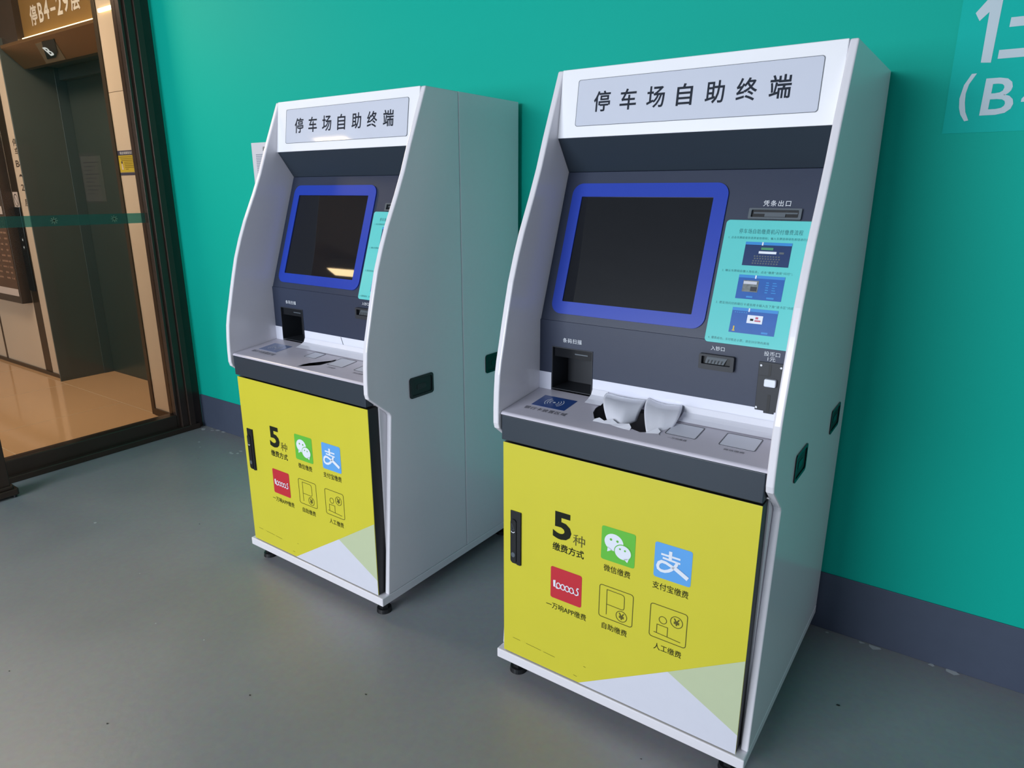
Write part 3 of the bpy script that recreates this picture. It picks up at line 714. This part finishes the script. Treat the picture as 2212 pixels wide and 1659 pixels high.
        lo = [(0.262, 0.050), (0.274, 0.051), (0.290, 0.050), (0.308, 0.052), (0.328, 0.046), (0.350, 0.043), (0.366, 0.043)]
        hi = [(0.262, 0.058, 0.003), (0.274, 0.064, 0.007), (0.290, 0.058, 0.004), (0.307, 0.068, 0.008), (0.327, 0.058, 0.004), (0.357, 0.060, 0.009), (0.366, 0.052, 0.004)]
        for i in range(6): g.add([SH.p(lo[i][0], ys(lo[i][1]), 0.0004), SH.p(lo[i + 1][0], ys(lo[i + 1][1]), 0.0004), SH.p(hi[i + 1][0], ys(hi[i + 1][1]), hi[i + 1][2]), SH.p(hi[i][0], ys(hi[i][1]), hi[i][2])])
        put(g, 'torn_edge', 'film_gloss'); g = MB()
        lo2 = [(0.405, 0.046), (0.420, 0.051), (0.434, 0.056)]; hi2 = [(0.406, 0.052, 0.002), (0.426, 0.070, 0.008), (0.436, 0.064, 0.003)]
        for i in range(2): g.add([SH.p(lo2[i][0], ys(lo2[i][1]), 0.0004), SH.p(lo2[i + 1][0], ys(lo2[i + 1][1]), 0.0004), SH.p(hi2[i + 1][0], ys(hi2[i + 1][1]), hi2[i + 1][2]), SH.p(hi2[i][0], ys(hi2[i][1]), hi2[i][2])])
        put(g, 'torn_edge', 'film_gloss')
        put(MB().stroke(SH, [(0.4345, ys(0.066)), (0.4355, ys(0.056)), (0.440, ys(0.050))], 0.0016, 0.0008), 'crack_line', 'ink_soft', sh)
    else:
        put(MB().stroke(LOW, [(0.383, 0.888), (0.394, 0.860), (0.380, 0.838)], 0.0018, 0.0018), 'crack_line', 'ink', stp)
    for fx0, fx1 in (((0.188, 0.236), (0.447, 0.700)) if near else ((0.188, 0.700),)):
        g = MB(); NU = 12
        for i in range(NU):
            xa = fx0 + (fx1 - fx0) * i / NU; xb = fx0 + (fx1 - fx0) * (i + 1) / NU
            prof = [(0.183, 0.862), (0.176, 0.848), (0.160, 0.840), (0.140, 0.8345)]
            for k in range(3): g.add([(xa, prof[k][0], prof[k][1]), (xa, prof[k + 1][0], prof[k + 1][1]), (xb, prof[k + 1][0], prof[k + 1][1]), (xb, prof[k][0], prof[k][1])])
        put(g, 'film_fillet', 'film_gloss', smooth=True)
    # --- door
    DF = Fr((0, 0.0, 0), X, Z)
    dx0, dx1, dz0, dz1 = 0.0227, 0.698, 0.0872, 0.7315
    dr = put(MB().prism(DF, [(dx0, dz0), (dx1, dz0), (dx1, dz1), (dx0, dz1)], -0.0045, -0.002, 0), 'door', 'yellow', bevel=0.0008)
    put(MB().box(dx0 + 0.001, dx1 - 0.0005, 0.0046, 0.0455, dz0, dz1), 'door_core', 'black', dr)
    e = 0.0006
    put(MB().face(DF, [(0.271, dz0 + .0005), (0.6975, dz0 + .0005), (0.6975, 0.142), (0.5180, 0.2365)], -0.002 + e), 'white_triangle', 'film_white', dr)
    put(MB().face(DF, [(0.6975, 0.142), (0.6975, 0.347), (0.5180, 0.2365)], -0.002 + e), 'pale_triangle', 'pale_yellow', dr)
    G = Fr((0, 0.0020, 0), X, Z)
    # handle
    hn = put(MB().prism(G, [(0.048, 0.390), (0.054, 0.381), (0.0825, 0.381), (0.0825, 0.540), (0.048, 0.540)], 0, 0.0030), 'door_handle', 'black', dr, bevel=0.001)
    # handle sits on the door: its details are one mesh with it
    hm = MB()
    hm.prism(G, rrect(0.050, 0.0685, 0.384, 0.516, 0.009), 0.0030, 0.0062, 0)
    hm.face(G, ell(0.0585, 0.409, 0.0065, 0.0075, 20), 0.0064, 1)
    hm.stroke(G, [(0.0525, 0.480), (0.056, 0.4765), (0.0605, 0.4765), (0.064, 0.480)], 0.002, 0.0064, 2)
    hm.stroke(G, [(0.0525, 0.485), (0.0545, 0.503), (0.0625, 0.485), (0.0525, 0.485)], 0.001, 0.0064, 1)
    hm.face(G, [(0.0700, 0.381), (0.0825, 0.381), (0.0825, 0.540), (0.0700, 0.518)], 0.0048, 3)
    o = put(hm, 'handle_lever', ['black', 'slot_grey', 'white_print', 'black'], dr)
    # printed words
    def dtext(t, xa, xb, za, zb, m='ink', bold=0.004, sp=1.0): put(MB().text(G, t, xa, xb, za, zb, 0.0006, bold=bold, spacing=sp), 'door_lettering', m, dr)
    dtext('5', 0.182, 0.2375, 0.499, 0.577, bold=0.032)
    dtext('种', 0.243, 0.278, 0.496, 0.528, 'ink_olive', bold=-0.012)
    dtext('缴费方式', 0.182, 0.276, 0.4635, 0.4870, bold=0.014)
    dtext('微信缴费', 0.333, 0.406, 0.4535, 0.4725)
    dtext('支付宝缴费', 0.4645, 0.5545, 0.4530, 0.4725)
    dtext('一万响APP缴费', 0.1650, 0.2880, 0.2860, 0.3050)
    dtext('自助缴费', 0.3345, 0.4050, 0.2865, 0.3050)
    dtext('人工缴费', 0.4775, 0.5485, 0.2865, 0.3050)
    # square pictograms
    def uv(xa, xb, za, zb): return Fr(G.p(xa, zb), X, Z), xb - xa, zb - za
    def tile(xa, xb, za, zb, ml):
        b = MB(); b.face(G, rrect(xa, xb, za, zb, 0.006), 0.0006, 0); f, wd, ht = uv(xa, xb, za, zb)
        return b, (lambda pts, m=1, h=0.001: b.face(f, [(u * wd, -v * ht) for u, v in pts], h, m)), (lambda pts, t, m=1, h=0.001: b.stroke(f, [(u * wd, -v * ht) for u, v in pts], t, h, m)), wd
    b, fc, sk, wd = tile(0.3240, 0.4155, 0.4850, 0.5770, 0)
    fc(ell(0.376, 0.415, 0.282, -0.25), 1, 0.0009); fc([(0.20, 0.58), (0.34, 0.64), (0.185, 0.735)], 1, 0.0009)
    fc(ell(0.652, 0.628, 0.262, -0.232), 0, 0.0012); fc(ell(0.652, 0.628, 0.238, -0.207), 1, 0.0015); fc([(0.68, 0.80), (0.84, 0.75), (0.795, 0.885)], 1, 0.0015)
    for u, v, r in ((0.287, 0.344, .036), (0.48, 0.35, .036)): fc(ell(u, v, r, -r, 14), 0, 0.0013)
    for u, v, r in ((0.566, 0.543, .028), (0.714, 0.556, .028)): fc(ell(u, v, r, -r, 14), 0, 0.0019)
    put(b, 'chat_icon', ['green_icon', 'icon_white'], dr, label='green tile with two white speech bubbles')
    b, fc, sk, wd = tile(0.4655, 0.5575, 0.4850, 0.5775, 0)
    sk([(0.178, 0.306), (0.694, 0.312)], 0.0050); sk([(0.226, 0.40), (0.70, 0.43)], 0.0050, 1, 0.0012); sk([(0.43, 0.165), (0.43, 0.44)], 0.0080, 1, 0.0014)
    sk([(0.62, 0.42), (0.60, 0.50), (0.55, 0.58), (0.47, 0.67), (0.40, 0.725), (0.30, 0.77), (0.20, 0.775), (0.125, 0.735), (0.105, 0.66), (0.135, 0.565), (0.21, 0.51), (0.32, 0.515), (0.46, 0.565), (0.66, 0.655), (0.915, 0.775)], 0.0075, 1, 0.0016)
    sk([(0.56, 0.59), (0.75, 0.69), (0.925, 0.785)], 0.0105, 1, 0.0018)
    put(b, 'wallet_icon', ['blue_icon', 'icon_white'], dr, label='blue tile with a white stylised character')
    b, fc, sk, wd = tile(0.1780, 0.2725, 0.3200, 0.4140, 0)
    fc([(0.085, 0.43), (0.165, 0.41), (0.155, 0.63), (0.095, 0.63)])
    for i in range(4):
        c = 0.262 + i * 0.142
        sk([(c + 0.064 * math.cos(a), 0.555 - 0.085 * math.sin(a)) for a in [2 * math.pi * q / 20 for q in range(20)]], 0.0026, 1, 0.001 + 0.0002 * i)
        sk([(c + 0.02, 0.46), (c + 0.055, 0.53), (c + 0.085, 0.63)], 0.0026, 1, 0.0012 + 0.0002 * i)
    sk([(0.17, 0.60), (0.20, 0.65), (0.27, 0.645)], 0.0026, 1, 0.0012)
    sk([(0.92, 0.42), (0.875, 0.42), (0.855, 0.48), (0.90, 0.54), (0.90, 0.61), (0.84, 0.645), (0.79, 0.63)], 0.0030, 1, 0.002)
    put(b, 'number_icon', ['red_icon', 'icon_white'], dr, label='red tile with a looping white number')
    def coin(b, f, wd, ht, u, v, r):
        b.stroke(f, [(u * wd + r * math.cos(a), -v * ht + r * math.sin(a)) for a in [2 * math.pi * q / 26 for q in range(26)]], 0.0018, 0.0008, 0, True)
        b.text(f, '¥', u * wd - 0.0078, u * wd + 0.0078, -v * ht - 0.0092, -v * ht + 0.0092, 0.001, bold=0.02)
    for kind, (xa, xb, za, zb) in (('parking_icon', (0.3235, 0.4185, 0.3190, 0.4130)), ('cashier_icon', (0.4630, 0.5580, 0.3185, 0.4120))):
        b = MB(); f, wd, ht = uv(xa, xb, za, zb)
        b.ring(G, rrect(xa, xb, za, zb, 0.008), rrect(xa + .0018, xb - .0018, za + .0018, zb - .0018, 0.0065), 0.0004, 0.0008)
        L = lambda pts, t=0.0017, h=0.0008: b.stroke(f, [(u * wd, -v * ht) for u, v in pts], t, h)
        if kind == 'parking_icon':
            L([(0.232, 0.876), (0.230, 0.109), (0.66, 0.112), (0.715, 0.13), (0.743, 0.18), (0.744, 0.49), (0.725, 0.545), (0.68, 0.563), (0.235, 0.556)])
            coin(b, f, wd, ht, 0.678, 0.772, 0.0148)
        else:
            b.stroke(f, [(0.357 * wd + 0.0095 * math.cos(a), -0.408 * ht + 0.0095 * math.sin(a)) for a in [2 * math.pi * q / 24 for q in range(24)]], 0.0017, 0.0008, 0, True)
            L([(0.208, 0.836), (0.208, 0.580), (0.498, 0.580), (0.498, 0.848)]); L([(0.13, 0.832), (0.853, 0.876)])
            coin(b, f, wd, ht, 0.718, 0.330, 0.0150)
        put(b, kind, 'ink_olive', dr, label='outlined parking sign tile' if kind == 'parking_icon' else 'outlined cashier tile')
    # scratches along the lower left of the door
    for p, q_ in (((0.055, 0.1400), (0.080, 0.1395)), ((0.100, 0.1390), (0.150, 0.1370)), ((0.158, 0.1365), (0.195, 0.1350)), ((0.285, 0.146), (0.292, 0.1455)), ((0.255, 0.106), (0.266, 0.105))): put(MB().stroke(G, [p, q_], 0.0009, 0.0007), 'scratch_mark', 'ink_olive', dr)
    return K

kiosk(-1.00755, -0.77515, -0.00633, 'large nearer parking payment kiosk with a torn hole and curled film on its shelf', True)
kiosk(-2.17971, -0.77880, -0.01658, 'farther parking payment kiosk beside the lobby, with a narrow slit torn in its shelf', False)
bpy.context.view_layer.update()
